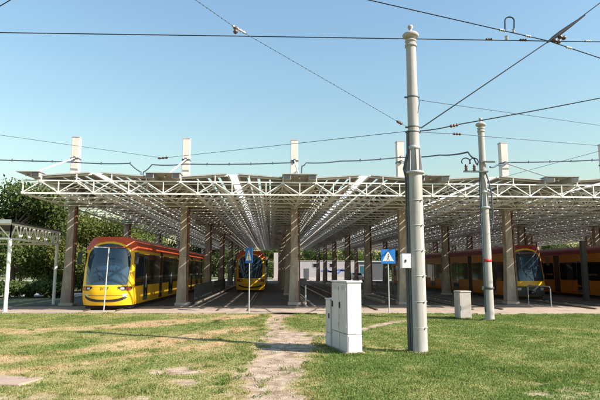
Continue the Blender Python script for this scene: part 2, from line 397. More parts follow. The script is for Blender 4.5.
# space frame of every bay
NYM = int((Y1 - Y0) / MOD)
for bay in range(len(LX) - 1):
    x0 = LX[bay]; t = MB()
    for k in range(4):
        xa = x0 + k * MOD
        t.bar((xa, Y0 + .06, ZB), (xa, Y1, ZB), .070); t.bar((xa + MOD / 2, Y0 + .06, ZT), (xa + MOD / 2, Y1, ZT), .060)
    for j in range(NYM):
        yb = Y0 + (j + 1) * MOD; yt = Y0 + (j + .5) * MOD
        t.bar((x0 + .002, yb, ZB + .003), (x0 + 6.038, yb, ZB + .003), .042); t.bar((x0 + .002, yt, ZT + .003), (x0 + 6.038, yt, ZT + .003), .042)
        for k in range(4):
            xa = x0 + k * MOD; xm = xa + MOD / 2
            for dx in (0, MOD):
                for yy in (yb - MOD, yb):
                    t.bar((xa + dx, yy, ZB), (xm, yt, ZT), .038, caps=False)
    sb(t).build('space_frame', M['lattice'], shed)
# roof slopes: opaque sheets by the valley, then pale translucent sheets with open slots between them, purlins under them
def roof_z(u): return 5.97 + .20 * (u / 2.8)          # u = distance from the valley
for bay in range(len(LX) - 1):
    x0 = LX[bay]
    for side in (0, 1):
        fx = (lambda u: x0 + u) if side == 0 else (lambda u: x0 + 6.04 - u)
        def strip(t, ua, ub, ya, yb):
            P = [(fx(ua), ya, roof_z(ua)), (fx(ub), ya, roof_z(ub)), (fx(ub), yb, roof_z(ub)), (fx(ua), yb, roof_z(ua))]
            if side: P = P[::-1]
            Q = [(p[0], p[1], p[2] + .03) for p in P]
            t.add(P + Q, [(3, 2, 1, 0), (4, 5, 6, 7), (0, 1, 5, 4), (1, 2, 6, 5), (2, 3, 7, 6), (3, 0, 4, 7)])
        t = MB(); strip(t, .76, 1.30, Y0 + .12, Y1)
        sb(t).build('roof_sheeting', M['sheet'], shed)
        t = MB(); strip(t, 1.303, 2.74, Y0 + .12, Y0 + .9)
        for ua, ub in ((1.38, 1.80), (1.93, 2.27), (2.40, 2.74)): strip(t, ua, ub, Y0 + .903, Y1)
        sb(t).build('translucent_sheeting', M['pale_sheet'], shed)
        for q in range(6):
            yy = Y0 + .3 + q * MOD * 8
            sb(MB().bar((fx(.75), yy, roof_z(.75) - .045), (fx(2.8), yy, roof_z(2.8) - .045), .05, .07)).build('purlin', M['lattice'], shed)
        t = MB().bar((fx(.76), Y0 + .07, roof_z(.76)), (fx(2.78), Y0 + .07, roof_z(2.78)), .03, .055)
        sb(t).build('roof_edge', M['gutter'], shed)
    t = MB(); xc = x0 + 3.02
    t.add([(xc - .19, Y0 + .45, 6.195), (xc, Y0 + .45, 6.205), (xc + .19, Y0 + .45, 6.195), (xc - .19, Y1, 6.195), (xc, Y1, 6.205), (xc + .19, Y1, 6.195)], [(0, 1, 4, 3), (1, 2, 5, 4)])
    sb(t).build('ridge_light', M['ridge_light'], shed)
    t = MB()
    for sgn in (-1, 1): t.box(xc + sgn * .235 - .045, xc + sgn * .235 + .045, Y0 + .4, Y1, 6.165, 6.215)
    sb(t).build('ridge_curb', M['white_steel'], shed)
# valley gutters
for i, xc in enumerate(LX):
    t = MB()
    if i: t.box(xc - .74, xc - .40, Y0 - .20, Y1, 5.90, 6.12)
    t.box(xc + .40, xc + .74, Y0 - .20, Y1, 5.90, 6.12)
    t.box(xc - (.78 if i else .25), xc + .78, Y0 - .24, Y1, 6.123, 6.155)
    g = sb(t).build('gutter', M['gutter'], shed)
    for sg in ((-1, 1) if i else (1,)):
        sb(MB().box(xc + sg * .57 - .14, xc + sg * .57 + .14, Y0 - .213, Y0 - .202, 5.92, 6.10)).build('gutter_end', M['dark_box'], g)

# ------------------------------------------------------------------ tracks
for k in range(8):
    xc = LX[k] + 3.02; t = empty('tram_track', (xc, 28.3, 0)); structure(t)
    bed = MB().box(-1.35, 1.35, 0, 63, -.02, .010).build('track_bed', M['ballast'], t)
    s = MB(); yy = .3
    while yy < 62.5: s.box(-1.15, 1.15, yy, yy + .24, .0, .035); yy += .72
    s.build('sleepers', M['sleeper'], t)
    for sg in (-1, 1):
        MB().box(sg * .7175 - .035, sg * .7175 + .035, -3.6, 63, .012 if False else -.02, .075).build('rail', M['rail'], t)

# ------------------------------------------------------------------ trams
WB = 1.2
def Wz(z, zc, zt):
    if z < .6: return WB - .05 * ((.6 - z) / .35) ** 2
    if z <= zc: return WB
    t = (z - zc) / (zt - zc + .12); return WB * (1 - t ** 2.4) ** (1 / 2.2)
def nose(x, z):
    u = min(1, abs(x) / WB); y = .50 * u ** 3.2 + .10 * u * u
    if z < .95: y += .16 * ((.95 - z) / .7) ** 2
    else: y += .13 * (z - .95) + .045 * (z - .95) ** 2 * (1 if z < 3 else 1.25)
    return y
def patch(rows, off=.008, ncol=14, depth=.03):
    """surface that follows the nose; rows = (z, x_left, x_right)"""
    mb = MB(); n = ncol + 1; vs_ = []
    for z, xa, xb in rows:
        for i in range(n):
            x = xa + (xb - xa) * i / ncol; vs_.append((x, nose(x, z) - off, z))
    fs = [(r * n + i, r * n + i + 1, (r + 1) * n + i + 1, (r + 1) * n + i) for r in range(len(rows) - 1) for i in range(ncol)]
    mb.add(vs_, fs, True)
    loop = [i for i in range(n)] + [r * n + n - 1 for r in range(1, len(rows))] + [(len(rows) - 1) * n + i for i in range(n - 2, -1, -1)] + [r * n for r in range(len(rows) - 2, 0, -1)]
    rim = [vs_[i] for i in loop]; m = len(rim)
    mb.add(rim + [(p[0], p[1] + depth, p[2]) for p in rim], [(i, i + m, (i + 1) % m + m, (i + 1) % m) for i in range(m)])
    return mb
def lin(a, b, n): return [a + (b - a) * i / (n - 1) for i in range(n)]
def arch_half(z, hw, z0, z1, r):
    """half width of a pane with softly arched top between z0 and z1"""
    if z <= z1 - r: return hw - .05 * max(0, (z1 - r - z) / (z1 - r - z0)) ** 2
    t = (z - (z1 - r)) / r; return hw * max(.0, 1 - t ** 2.3) ** .5
def make_tram(loc, label, L=31.5, style='new'):
    t = empty('tram', loc); tag(t, label, 'tram', 'trams parked under the canopy')
    zt = 3.5; zc = 2.9; zs = 2.86 if style == 'new' else 2.98
    def shell(zr, cap):
        mb = MB(); nc = 24; n = nc + 1; vs_ = []
        for z in zr:
            for i in range(n):
                x = Wz(z, zc, zt) * (-1 + 2 * i / nc); vs_.append((x, nose(x, z), z))
        fs = [(r * n + i, r * n + i + 1, (r + 1) * n + i + 1, (r + 1) * n + i) for r in range(len(zr) - 1) for i in range(nc)]
        mb.add(vs_, fs, True)
        m = len(zr)
        for sg in (-1, 1):
            vv = []
            for z in zr:
                x = sg * Wz(z, zc, zt); ye = nose(x, z); vv += [(x, ye, z), (x, L - ye, z)]
            mb.add(vv, [((2 * i, 2 * i + 1, 2 * i + 3, 2 * i + 2) if sg < 0 else (2 * i, 2 * i + 2, 2 * i + 3, 2 * i + 1)) for i in range(m - 1)], True)
        back = [(p[0], L - p[1], p[2]) for p in vs_]
        mb.add(back, [tuple(reversed(f)) for f in fs], True)
        if cap:
            z = zr[-1]; wv = Wz(z, zc, zt); fr = [((wv * (-1 + 2 * i / nc)), nose(wv * (-1 + 2 * i / nc), z), z) for i in range(n)]
            bk = [(p[0], L - p[1], z) for p in fr]
            mb.add(fr + bk, [(i, i + 1, n + i + 1, n + i) for i in range(nc)])
        return mb
    yel = M['tram_yellow'] if style == 'new' else M['tram_yellow_shaded']
    red = M['tram_red'] if style == 'new' else M['tram_red_shaded']
    low = lin(.24, .6, 5) + lin(.75, zs, 12)
    shell(low, False).build('body', yel, t)
    shell([zs] + lin(zs + .05, 3.38, 9) + [3.42, 3.46, 3.49, 3.5], True).build('roof', red, t)
    MB().box(-1.08, 1.08, .75, L - .75, .06, .30).build('underframe', M['black'], t)
    # front
    z0, z1 = 1.20, 3.17
    zz = lin(z0, 2.5, 8) + lin(2.56, z1 - .004, 12)
    a = patch([(z - (.10 if z == z0 else 0) + (.10 if z > 2.5 else 0) * (z - 2.5) / .67, -(h + .075), h + .075) for z, h in [(z, arch_half(z, 1.02, z0, z1, .75)) for z in zz]], .006)
    a.build('windscreen_surround', M['tram_yellow'], t)
    patch([(z, -arch_half(z, 1.02, z0, z1, .75), arch_half(z, 1.02, z0, z1, .75)) for z in zz], .014).build('windscreen', M['windscreen'], t)
    w_ = MB(); w_.tube([(.1, nose(.1, 1.25) - .03, 1.25), (-.35, nose(-.35, 1.7) - .03, 1.72)], .012, 6)
    w_.tube([(-.25, nose(.25, 1.42) - .035, 1.42), (-.42, nose(.4, 2.05) - .035, 2.05)], .014, 6)
    w_.build('wiper', M['black'], t)
    if style == 'new':
        for sg in (-1, 1):
            hl = patch([(z, min(sg * xa, sg * xb), max(sg * xa, sg * xb)) for z, xa, xb in [(.93, .78, 1.12), (1.0, .66, 1.14), (1.06, .56, 1.14), (1.12, .62, 1.12)]], .010, 6)
            h = hl.build('headlight', M['black'], t)
            patch([(z, min(sg * .72, sg * .86), max(sg * .72, sg * .86)) for z in (.985, 1.03, 1.075)], .018, 4).build('lamp', M['lamp'], h)
            patch([(z, min(sg * .93, sg * 1.10), max(sg * .93, sg * 1.10)) for z in (.96, 1.02, 1.08)], .018, 4).build('tail_lamp', M['lamp_red'], h)
        # black smile-shaped bumper strip
        rows = []
        for i in range(25):
            x = -.98 + 1.96 * i / 24; zb = .46 + .20 * abs(x / .98) ** 3.5; rows.append((x, zb))
        sm = MB(); vs_ = []
        for x, zb in rows:
            hh = .05 + .02 * abs(x)
            for z in (zb - hh, zb + hh): vs_.append((x, nose(x, z) - .012, z))
        for x, zb in rows:
            hh = .05 + .02 * abs(x)
            for z in (zb - hh, zb + hh): vs_.append((x, nose(x, z) + .02, z))
        k = 50; fs = [(2 * i, 2 * i + 2, 2 * i + 3, 2 * i + 1) for i in range(24)] + [(2 * i, 2 * i + k, 2 * i + 2 + k, 2 * i + 2) for i in range(24)] + [(2 * i + 1, 2 * i + 3, 2 * i + 3 + k, 2 * i + 1 + k) for i in range(24)]
        sm.add(vs_, fs); sm.build('bumper_trim', M['black'], t)
        for sg in (-1, 1):
            patch([(z, min(sg * .80, sg * .98), max(sg * .80, sg * .98)) for z in (.62, .68, .74, .78)], .010, 4).build('fog_lamp', M['lamp'], t)
        text_mesh('fleet_number', '3117', .20, M['sign_black'], t, Matrix.Translation((0, nose(0, 1.04) - .012, 1.02)) @ Matrix.Rotation(R(90), 4, 'X'))
        patch([(z, -.95, .95) for z in (.70, .715)], .006, 14).build('panel_joint', M['dark_grey'], t)
    else:
        patch([(z, -(1.15 - .35 * max(0, .62 - z)), 1.15 - .35 * max(0, .62 - z)) for z in lin(.26, .86, 7)], .012).build('lower_apron', M['dark_grey'], t)
        patch([(z, -1.14, 1.14) for z in (.88, .95, 1.02, 1.09)], .020, 16).build('front_band', M['tram_yellow'], t)
        for sg in (-1, 1):
            patch([(z, min(sg * .62, sg * .88), max(sg * .62, sg * .88)) for z in (.62, .70, .78)], .022, 5).build('headlight', M['lamp'], t)
        bm_ = MB().box(-.16, .16, -.22, .2, .42, .60); bm_.build('coupler', M['black'], t, bevel=.03)
        patch([(z, -.55, .55) for z in (2.72, 2.9)], .022).build('destination_display', M['black'], t)
    for sg in (-1, 1):
        mr = MB().tube([(sg * 1.18, .62, 2.72), (sg * 1.34, .40, 2.68)], .02, 6)
        m_ = mr.build('mirror_arm', M['black'], t)
        MB().box(sg * 1.34 - .10, sg * 1.34 + .10, .34, .44, 2.16, 2.74).build('mirror', M['black'], m_, bevel=.04)
    # sides
    zw0, zw1 = (1.12, 2.72) if style == 'new' else (1.18, 2.42)
    sec = (L - 1.5) / 5
    for sg in (-1, 1):
        def slab(y0, y1, z0_, z1_, thick=.010): 
            x0, x1 = sg * (WB - .01), sg * (WB + thick); return MB().box(min(x0, x1), max(x0, x1), y0, y1, z0_, z1_)
        def door(y0, y1):
            d = slab(y0, y1, .36, 2.62 if style == 'new' else 2.5, .012).build('door', M['dark_grey'], t)
            ym = (y0 + y1) / 2
            g = MB()
            for ya, yb in ((y0 + .07, ym - .05), (ym + .05, y1 - .07)):
                x0, x1 = sg * (WB + .010), sg * (WB + .020); g.box(min(x0, x1), max(x0, x1), ya, yb, .55, 2.5 if style == 'new' else 2.4)
            g.build('door_glass', M['glass'], d)
            h = MB()
            for yy in (ym - .03, ym + .03): h.tube([(sg * (WB + .03), yy, 1.0), (sg * (WB + .03), yy, 1.7)], .012, 6)
            h.build('handrail', M['grey_paint'], d)
        for s_ in range(5):
            ya = .75 + s_ * sec; yb = ya + sec
            slab(ya + (.05 if s_ == 0 else .45), yb - (.05 if s_ == 4 else .45), zw0 + .02, zw1 - .02, .006).build('window_band', M['glass'], t)
            if s_ == 0:
                slab(ya + .05, ya + 1.55, zw0, zw1).build('cab_window', M['glass'], t)
                door(ya + 1.75, ya + 2.65); slab(ya + 2.85, yb - .55, zw0, zw1).build('side_window', M['glass'], t)
            elif s_ == 4:
                slab(ya + .55, yb - 2.85, zw0, zw1).build('side_window', M['glass'], t); door(yb - 2.65, yb - 1.75)
                slab(yb - 1.55, yb - .05, zw0, zw1).build('cab_window', M['glass'], t)
            else:
                slab(ya + .55, ya + 2.2, zw0, zw1).build('side_window', M['glass'], t)
                door(ya + 2.4, ya + 3.75)
                slab(ya + 3.95, yb - .55, zw0, zw1).build('side_window', M['glass'], t)
            # panel joints low on the body and bogie covers
            for q in (ya + 1.6, ya + 4.4):
                x0, x1 = sg * (WB - .004), sg * (WB + .004); MB().box(min(x0, x1), max(x0, x1), q, q + .02, .45, 1.08).build('panel_joint', M['dark_grey'], t)
    for s_ in range(1, 5):
        yb = .75 + s_ * sec; b = MB()
        for i in range(5):
            y_ = yb - .36 + i * .15; b.box(-1.212, 1.212, y_, y_ + .11, .30, 2.95)
        b.build('bellows', M['black'], t)
    for y_ in (3.4, L / 2, L - 3.4):
        for sg in (-1, 1):
            for dy in (-.85, .85): MB().disc((sg * .72, y_ + dy, .30), (1, 0, 0), .29, .12).build('wheel', M['rail'], t)
    return t
TX = [LX[k] + 3.02 for k in range(8)]
tram1 = make_tram((TX[0], 25.15, .0), 'yellow tram with orange-red roof beside the outermost column, in front of yellowing trees')
tram2 = copy_tree(tram1); tram2.location = (TX[1], 44.0, 0)
tram2['label'] = 'yellow tram standing deeper in the canopy behind the narrow blue sign'
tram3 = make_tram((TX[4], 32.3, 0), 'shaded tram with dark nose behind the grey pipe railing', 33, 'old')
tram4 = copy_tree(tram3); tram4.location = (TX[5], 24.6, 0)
tram4['label'] = 'orange and maroon tram, shade put into its colours, beside the dark steel post, only its side showing'

# ------------------------------------------------------------------ overhead-wire poles
def make_pole(loc, label, ztr, ztop, r0=.185, r1=.172, ru=.135):
    t = empty('overhead_wire_pole', loc); tag(t, label, 'pole', 'tall concrete overhead wire poles')
    MB().lathe([(.0, .012), (r0 + .04, .02), (r0 + .10, .005), (r0 + .14, -.06)], n=20).build('soil_collar', M['slab'], t)
    MB().lathe([(r0 + .01, -.1), (r0, .3), (r1, ztr)], n=28).build('shaft', M['pole_concrete'], t)
    c = MB().lathe([(r1, ztr - .03), (r1 + .055, ztr - .02), (r1 + .055, ztr + .03), (ru + .02, ztr + .05)], n=28)
    for k in range(8):
        a = 2 * math.pi * k / 8; d = Vector((math.cos(a), math.sin(a), 0))
        c.add([tuple(d * (ru + .0) + Vector((0, 0, ztr + .04))), tuple(d * (r1 + .04) + Vector((0, 0, ztr + .03))), tuple(d * (ru + .025) + Vector((0, 0, ztr + .62))), tuple(d * ru + Vector((0, 0, ztr + .62)))], [(0, 1, 2, 3)])
    c.lathe([(ru + .003, ztr + .58), (ru + .02, ztr + .59), (ru + .02, ztr + .66), (ru + .003, ztr + .67)], n=28)
    c.build('collar', M['grey_paint'], t)
    MB().lathe([(ru + .004, ztr), (ru - .012, ztop - .55), (ru - .012, ztop - .50)], n=28).build('upper_shaft', M['pole_concrete'], t)
    rr = ru - .012
    MB().lathe([(rr, ztop - .60), (rr + .025, ztop - .59), (rr + .025, ztop - .53), (rr, ztop - .52), (rr, ztop - .46), (rr + .02, ztop - .455), (rr + .02, ztop - .42), (rr - .03, ztop - .39), (rr - .03, ztop - .36)], n=28).build('ring', M['pole_concrete'], t)
    MB().lathe([(rr - .03, ztop - .365), (rr + .06, ztop - .33), (rr + .085, ztop - .28), (rr + .05, ztop - .23), (.06, ztop - .18), (.035, ztop - .15), (.04, ztop - .12), (.072, ztop - .07), (.06, ztop - .02), (.02, ztop), (0, ztop + .005)], n=28).build('finial', M['pole_concrete'], t)
    return t
pz = at(411.5, 25, 12.34).z; PX, PY = 3.47, 12.34
zcol = at(415, 173, 12.34).z
pole1 = make_pole((PX, PY, 0), 'tallest concrete pole, nearest the grey cabinet, with black cables and white junction box', zcol, pz)
# black cables down the left side with straps, and the small white box
cb = MB()
for k, dx in enumerate((-.205, -.235)):
    cb.tube([(dx + .01, -.05 + k * .05, .0), (dx + .005, -.05 + k * .05, 1.0), (dx + .01, -.04 + k * .05, zcol - .1), (dx - .03, -.03 + k * .05, zcol + .1), (-.165, -.03 + k * .05, zcol + .5), (-.155, -.03 + k * .05, at(411, 131, PY).z)], .022, 8)
cb.box(-.275, -.215, .00, .06, .0, 2.05)
cb.build('conduit', M['dark_grey'], pole1)
for z in (.55, 1.15, 1.75, 2.35, 2.95, 3.55):
    bd = MB().lathe([(.17, z), (.189, z + .002), (.189, z + .016), (.17, z + .018)], n=28)
    bd.box(.18, .205, -.015, .015, z - .006, z + .024); bd.box(.09, .12, -.19, -.16, z - .006, z + .024)
    bd.build('strap', M['grey_paint'], pole1)
jz = at(408, 261, PY).z
jb = MB().box(-.40, -.19, -.14, .06, jz - .17, jz + .17).build('junction_box', M['white_paint'], pole1, bevel=.01)
MB().box(-.335, -.30, -.155, -.14, jz - .03, jz + .03).build('latch', M['black'], jb)
for py in (98, 128, 133):
    z = at(411, py, PY).z; cl = MB().lathe([(.10, z), (.137, z + .002), (.137, z + .035), (.10, z + .037)], n=24); cl.box(-.20, -.12, -.02, .02, z, z + .035); cl.box(.12, .18, -.02, .02, z, z + .035)
    cl.build('clamp', M['dark_grey'], pole1)
P2X, P2Y = 8.35, 19.91; pz2 = at(487, 118, P2Y).z; zc2 = at(488, 208, P2Y).z
pole2 = make_pole((P2X, P2Y, 0), 'concrete pole with a red painted band, farther back beside the low concrete box', zc2, pz2, .17, .16, .135)
zb = at(489, 260.5, P2Y).z
MB().lathe([(.166, zb - .06), (.1725, zb - .058), (.1725, zb + .058), (.166, zb + .06)], n=28).build('red_band', M['red_paint'], pole2)
zb = at(489, 288, P2Y).z
cl = MB().lathe([(.16, zb - .05), (.19, zb - .045), (.19, zb + .045), (.16, zb + .05)], n=24); cl.box(-.27, -.16, -.08, .02, zb - .07, zb + .07); cl.box(.16, .22, -.03, .03, zb - .03, zb + .03)
cl.build('clamp', M['dark_grey'], pole2)
z0_ = at(488, 163, P2Y).z
sw = MB().box(-.85, .12, -.24, -.16, z0_ - .42, z0_ - .36)
sw.box(-.16, .42, -.22, -.16, z0_ - .02, z0_ + .04)
sw.build('switch_bracket', M['dark_grey'], pole2)
ins = MB()
for dx in (-.75, -.42):
    ins.lathe([(.03, -.36), (.07, -.34), (.04, -.30), (.07, -.26), (.04, -.22), (.07, -.18), (.04, -.14), (.03, -.1)], (dx, -.2, z0_ - .0), 12)
ins.build('switch_insulator', M['brown_porcelain'], pole2)
arc = MB()
for dx in (-.75, -.42):
    arc.tube([(dx + .17 * math.cos(a), -.2, z0_ + .0 + .15 * math.sin(a)) for a in lin(-.6, math.pi + .6, 12)], .022, 6)
arc.build('switch_contact', M['cable'], pole2)
cb = MB().tube([(.02, -.2, z0_ - .40), (.12, -.2, z0_ - .75), (.24, -.17, z0_ - 1.3), (.26, -.12, z0_ - 2.2), (.20, -.1, z0_ - 2.6)], .03, 8)
cb.tube([(-.16, -.1, z0_ - .4), (-.19, -.08, z0_ - 1.2), (-.185, -.06, .3)], .03, 8)
cb.build('conduit', M['cable_blue'], pole2)

# ------------------------------------------------------------------ wires
def wire(pts, r, label, m='cable', name='overhead_wire', sg=0):
    P = []
    for a, b in zip(pts[:-1], pts[1:]):
        q = sag(at(*a), at(*b), sg); P += q if not P else q[1:]
    o = MB().tube(P, r, 6).build(name, M[m]); tag(o, label, 'wire'); return o
def insul(o, c, d, m='porcelain', r=.06, ln=.28, n=3):
    """ribbed insulator as a child of its wire"""
    d = Vector(d).normalized(); prof = [(.018, 0)]
    for k in range(n): prof += [(r * .5, (k + .1) / n * ln), (r, (k + .5) / n * ln), (r * .5, (k + .9) / n * ln)]
    prof.append((.018, ln)); mb = MB().lathe(prof, n=12)
    mb.xf(Matrix.Translation(Vector(c) - d * ln / 2) @ d.to_track_quat('Z', 'Y').to_matrix().to_4x4())
    return mb.build('insulator', M[m], o)
NX = at(549, 41, 14.5)
w1 = wire([(-420, 26.3, 14.5), (237, 36, 14.5), (549, 41, 14.5), (1050, 48.5, 14.5)], .014, 'straight level wire running across the whole sky above the masts')
d1 = (at(549, 41, 14.5) - at(237, 36, 14.5))
insul(w1, at(489, 39.2, 14.5) , d1, 'brown_porcelain', .045, .2); insul(w1, at(523, 40, 14.5), d1, 'brown_porcelain', .045, .22); insul(w1, at(588, 41, 14.5), d1, 'porcelain', .042, .2)
insul(w1, at(506.5, 37.8, 14.5), (0, 0, 1), 'porcelain', .06, .15, 2)
w2 = wire([(110, -59, 12.2), (330, -9, 13.3), (549, 41, 14.55), (660, 78, 15.2), (950, 175, 17)], .014, 'wire slanting down from the top edge to the right through the big knot')
d2 = at(549, 41, 14.55) - at(330, -9, 13.3)
insul(w2, at(502, 30.2, 14.28), d2, 'porcelain', .042, .2); insul(w2, at(513.5, 30.6, 14.35), (0, 0, 1), 'porcelain', .05, .14, 2); insul(w2, at(528, 36.1, 14.43), d2, 'porcelain', .042, .2); insul(w2, at(569, 47.7, 14.66), d2, 'porcelain', .042, .2)
lp = [at(505, 30.9, 14.3)] + [at(509.5 - 4.6 * math.cos(a), 20.5 - 3.6 * math.sin(a), 14.3) for a in lin(0, math.pi, 9)] + [at(514, 30, 14.33)]
MB().tube(lp, .02, 6).build('jumper_loop', M['cable'], w2)
w3 = wire([(421, 128, 12.34), (549, 41, 14.5), (660, -42, 16.6), (900, -221, 22)], .016, 'thick span wire rising from the tallest pole to the upper right corner')
kn = at(549, 41, 14.5); k2 = at(585, 15, 15.1); dd = k2 - kn
mb = MB().tube([kn + dd * -.05, kn + dd * .1, kn + dd * .3, kn + dd * .6, kn + dd * .85, k2], [.025, .055, .065, .05, .03, .02], 8); mb.build('turnbuckle', M['cable'], w3)
for q in (.10, .24): insul(w3, kn + dd * q + Vector((.10, -.02, -.10)), (1, 0, -.2), 'brown_porcelain', .08, .26, 2)
w4 = wire([(420, 131, 12.34), (455, 125, 12.7), (640, 90, 14.4), (950, 31, 17)], .015, 'wire from the tallest pole rising gently to the right edge', sg=.02)
insul(w4, at(454, 125.5, 12.7), at(455, 125, 12.7) - at(440, 128, 12.6), 'brown_porcelain', .045, .26)
w5 = wire([(0, -136.5, 6.9), (160, -25, 8.4), (236, 28, 9.2), (402, 124, 12.2), (408.5, 127.5, 12.3)], .0045, 'thin beaded wire slanting from the top left down to the tallest pole', 'cable_blue')
d5 = at(402, 124, 12.2) - at(236, 28, 9.2); bds = MB(); A_, B_ = at(160, -25, 8.4), at(236, 28, 9.2)
for i in range(20): bds.lathe([(0, -.012), (.016, 0), (0, .012)], A_.lerp(B_, i / 20), 8)
A_, B_ = at(236, 28, 9.2), at(402, 124, 12.2)
for i in range(42): bds.lathe([(0, -.012), (.016, 0), (0, .012)], A_.lerp(B_, i / 42), 8)
bds.build('wire_beads', M['cable_blue'], w5)
insul(w5, at(239, 29.5, 9.25), d5, 'porcelain', .03, .30, 4); insul(w5, at(235.5, 30, 9.2), (0, 0, 1), 'brown_porcelain', .05, .14, 2); insul(w5, at(399.5, 122.5, 12.15), d5, 'brown_porcelain', .04, .2)
w6 = wire([(-340, 87, 20), (163, 158, 20), (405, 131.5, 12.4), (412, 130.5, 12.3)], .007, 'thin wire sagging past the second mast to the tallest pole')
insul(w6, at(163, 158, 20), (1, 0, .1), 'brown_porcelain', .05, .4, 3)
w8 = wire([(416, 99, 12.3), (426, 101, 12.4), (640, 131, 20), (1000, 181, 30)], .008, 'upper thin wire from the tallest pole to the right edge', 'cable_blue')
w9 = wire([(420, 132, 12.34), (456, 134, 12.7), (640, 149, 20), (1000, 177, 32)], .008, 'lower thin wire from the tallest pole passing behind the red banded pole', 'cable_blue')
insul(w9, at(457, 134, 12.7), (1, 0, -.05), 'brown_porcelain', .035, .22)
w10 = wire([(500, 178, 28), (640, 140, 26), (900, 69, 23)], .012, 'faint wire rising behind the farther pole to the right', 'cable_blue')
w11 = wire([(-330, 204, 8), (130, -72, 8)], .008, 'short wire cutting the top left corner')
w12 = wire([(420, 100, 12.3), (418, 112, 12.25), (414, 121, 12.25)], .006, 'thin loose loop beside the tallest pole', name='jumper_wire')
# messenger cable hung from mast to mast, with its clips
def messenger(pts, label, r=.035):
    o = wire(pts, r, label, 'cable_blue', 'messenger_cable', .05); first = None
    for a, b in zip(pts[:-1], pts[1:]):
        A, B = at(*a), at(*b); k = int((B - A).length / 1.05)
        if k < 2 or abs(A.y - B.y) > 1: continue
        for p in sag(A, B, .05, k)[1:]:
            if first is None: first = c = MB().tube([(0, 0, -.055), (.02, 0, .075)], .035, 6).build('cable_clip', M['cable_blue'], o)
            else: c = first.copy(); col.objects.link(c); c.parent = o
            c.location = p
    return o
YM = 28.4
c1 = messenger([(-320, 148, YM), (72, 162, YM), (130, 163.3, YM), (141, 172, YM), (142, 184, YM)], 'messenger cable on the outermost mast dropping into the canopy')
c2 = messenger([(142, 184, YM), (143.5, 172, YM), (152, 164.5, YM), (185, 164, YM), (294, 162.5, YM)], 'messenger cable between the second and third masts')
c3 = messenger([(301, 178, YM), (302, 166, YM), (306, 162.8, YM), (340, 161, YM), (400, 157.2, YM)], 'messenger cable from the third mast to the mast behind the tallest pole')
c4 = messenger([(400, 157.2, YM), (440, 155, 24), (468, 152, 20), (474, 158, 19.9), (478, 165, 19.9)], 'messenger cable ending on the switch of the red banded pole')
c5 = messenger([(490, 167, 19.9), (497, 165, 22), (507, 162.3, YM), (613, 159, YM), (900, 150, YM)], 'messenger cable from the red banded pole to the mast beside it')

# ------------------------------------------------------------------ cabinets, boxes, signs
ang = math.atan2(.33, 1.20)
cab = empty('power_cabinet', (1.74, 12.12, 0), R(13)); tag(cab, 'tall pale grey power cabinet with two doors beside the dirt path', 'cabinet')
MB().box(-.05, .41, -.05, 1.50, -.10, .035).build('base_slab', M['slab'], cab, bevel=.015)
MB().box(0, .36, 0, 1.05, .0, .42).build('plinth', M['cabinet'], cab, bevel=.012)
MB().box(.004, .356, .004, 1.046, .428, 1.60).build('housing', M['cabinet'], cab, bevel=.012)
MB().box(-.02, .38, -.02, 1.07, 1.602, 1.645).build('lid', M['cabinet'], cab, bevel=.012)
for y0 in (.03, .54):
    d = MB().box(-.012, .003, y0, y0 + .485, .45, 1.58).build('door', M['cabinet'], cab, bevel=.004)
    MB().box(-.034, -.012, y0 + (.40 if y0 < .1 else .40), y0 + .45, 1.0, 1.14).build('handle', M['black'], d)
for yy in (.035, .545):
    for zz in (.58, 1.42):
        MB().tube([(-.018, yy, zz), (-.018, yy, zz + .07)], .011, 8).build('hinge', M['grey_paint'], cab)
for yy in (.12, .63):
    v = MB()
    for i in range(5): v.box(-.016, -.011, yy, yy + .22, 1.44 + i * .022, 1.451 + i * .022)
    v.build('vent_slats', M['grey_paint'], cab)
MB().box(-.004, .003, .51, .515, .03, .41).build('plinth_joint', M['dark_grey'], cab)
MB().box(.03, .33, -.012, .003, .03, .39).build('plinth_panel', M['cabinet'], cab, bevel=.003)
cab2 = empty('meter_cabinet', (1.74, 12.12, 0), R(13)); tag(cab2, 'lower narrow grey cabinet at the back end of the tall power cabinet', 'cabinet')
cab2.location = Matrix.Translation((1.74, 12.12, 0)) @ Matrix.Rotation(R(13), 4, 'Z') @ Vector((-.04, 1.075, 0))
MB().box(0, .34, 0, .36, 0, .34).build('plinth', M['cabinet'], cab2, bevel=.01)
MB().box(.003, .337, .003, .357, .346, 1.15).build('housing', M['cabinet'], cab2, bevel=.01)
MB().box(-.015, .355, -.012, .375, 1.152, 1.185).build('lid', M['cabinet'], cab2, bevel=.01)
MB().box(-.018, .003, .06, .10, .70, .82).build('handle', M['black'], cab2)

sbx = empty('concrete_box', (7.62, 20.75, 0), R(4)); tag(sbx, 'low weathered concrete box in the grass next to the red banded pole', 'box')
MB().box(-.27, .27, -.2, .2, -.05, 1.0).build('body', M['box_concrete'], sbx, bevel=.02)
MB().box(-.285, .285, -.215, .215, 1.003, 1.07).build('lid', M['box_concrete'], sbx, bevel=.02)

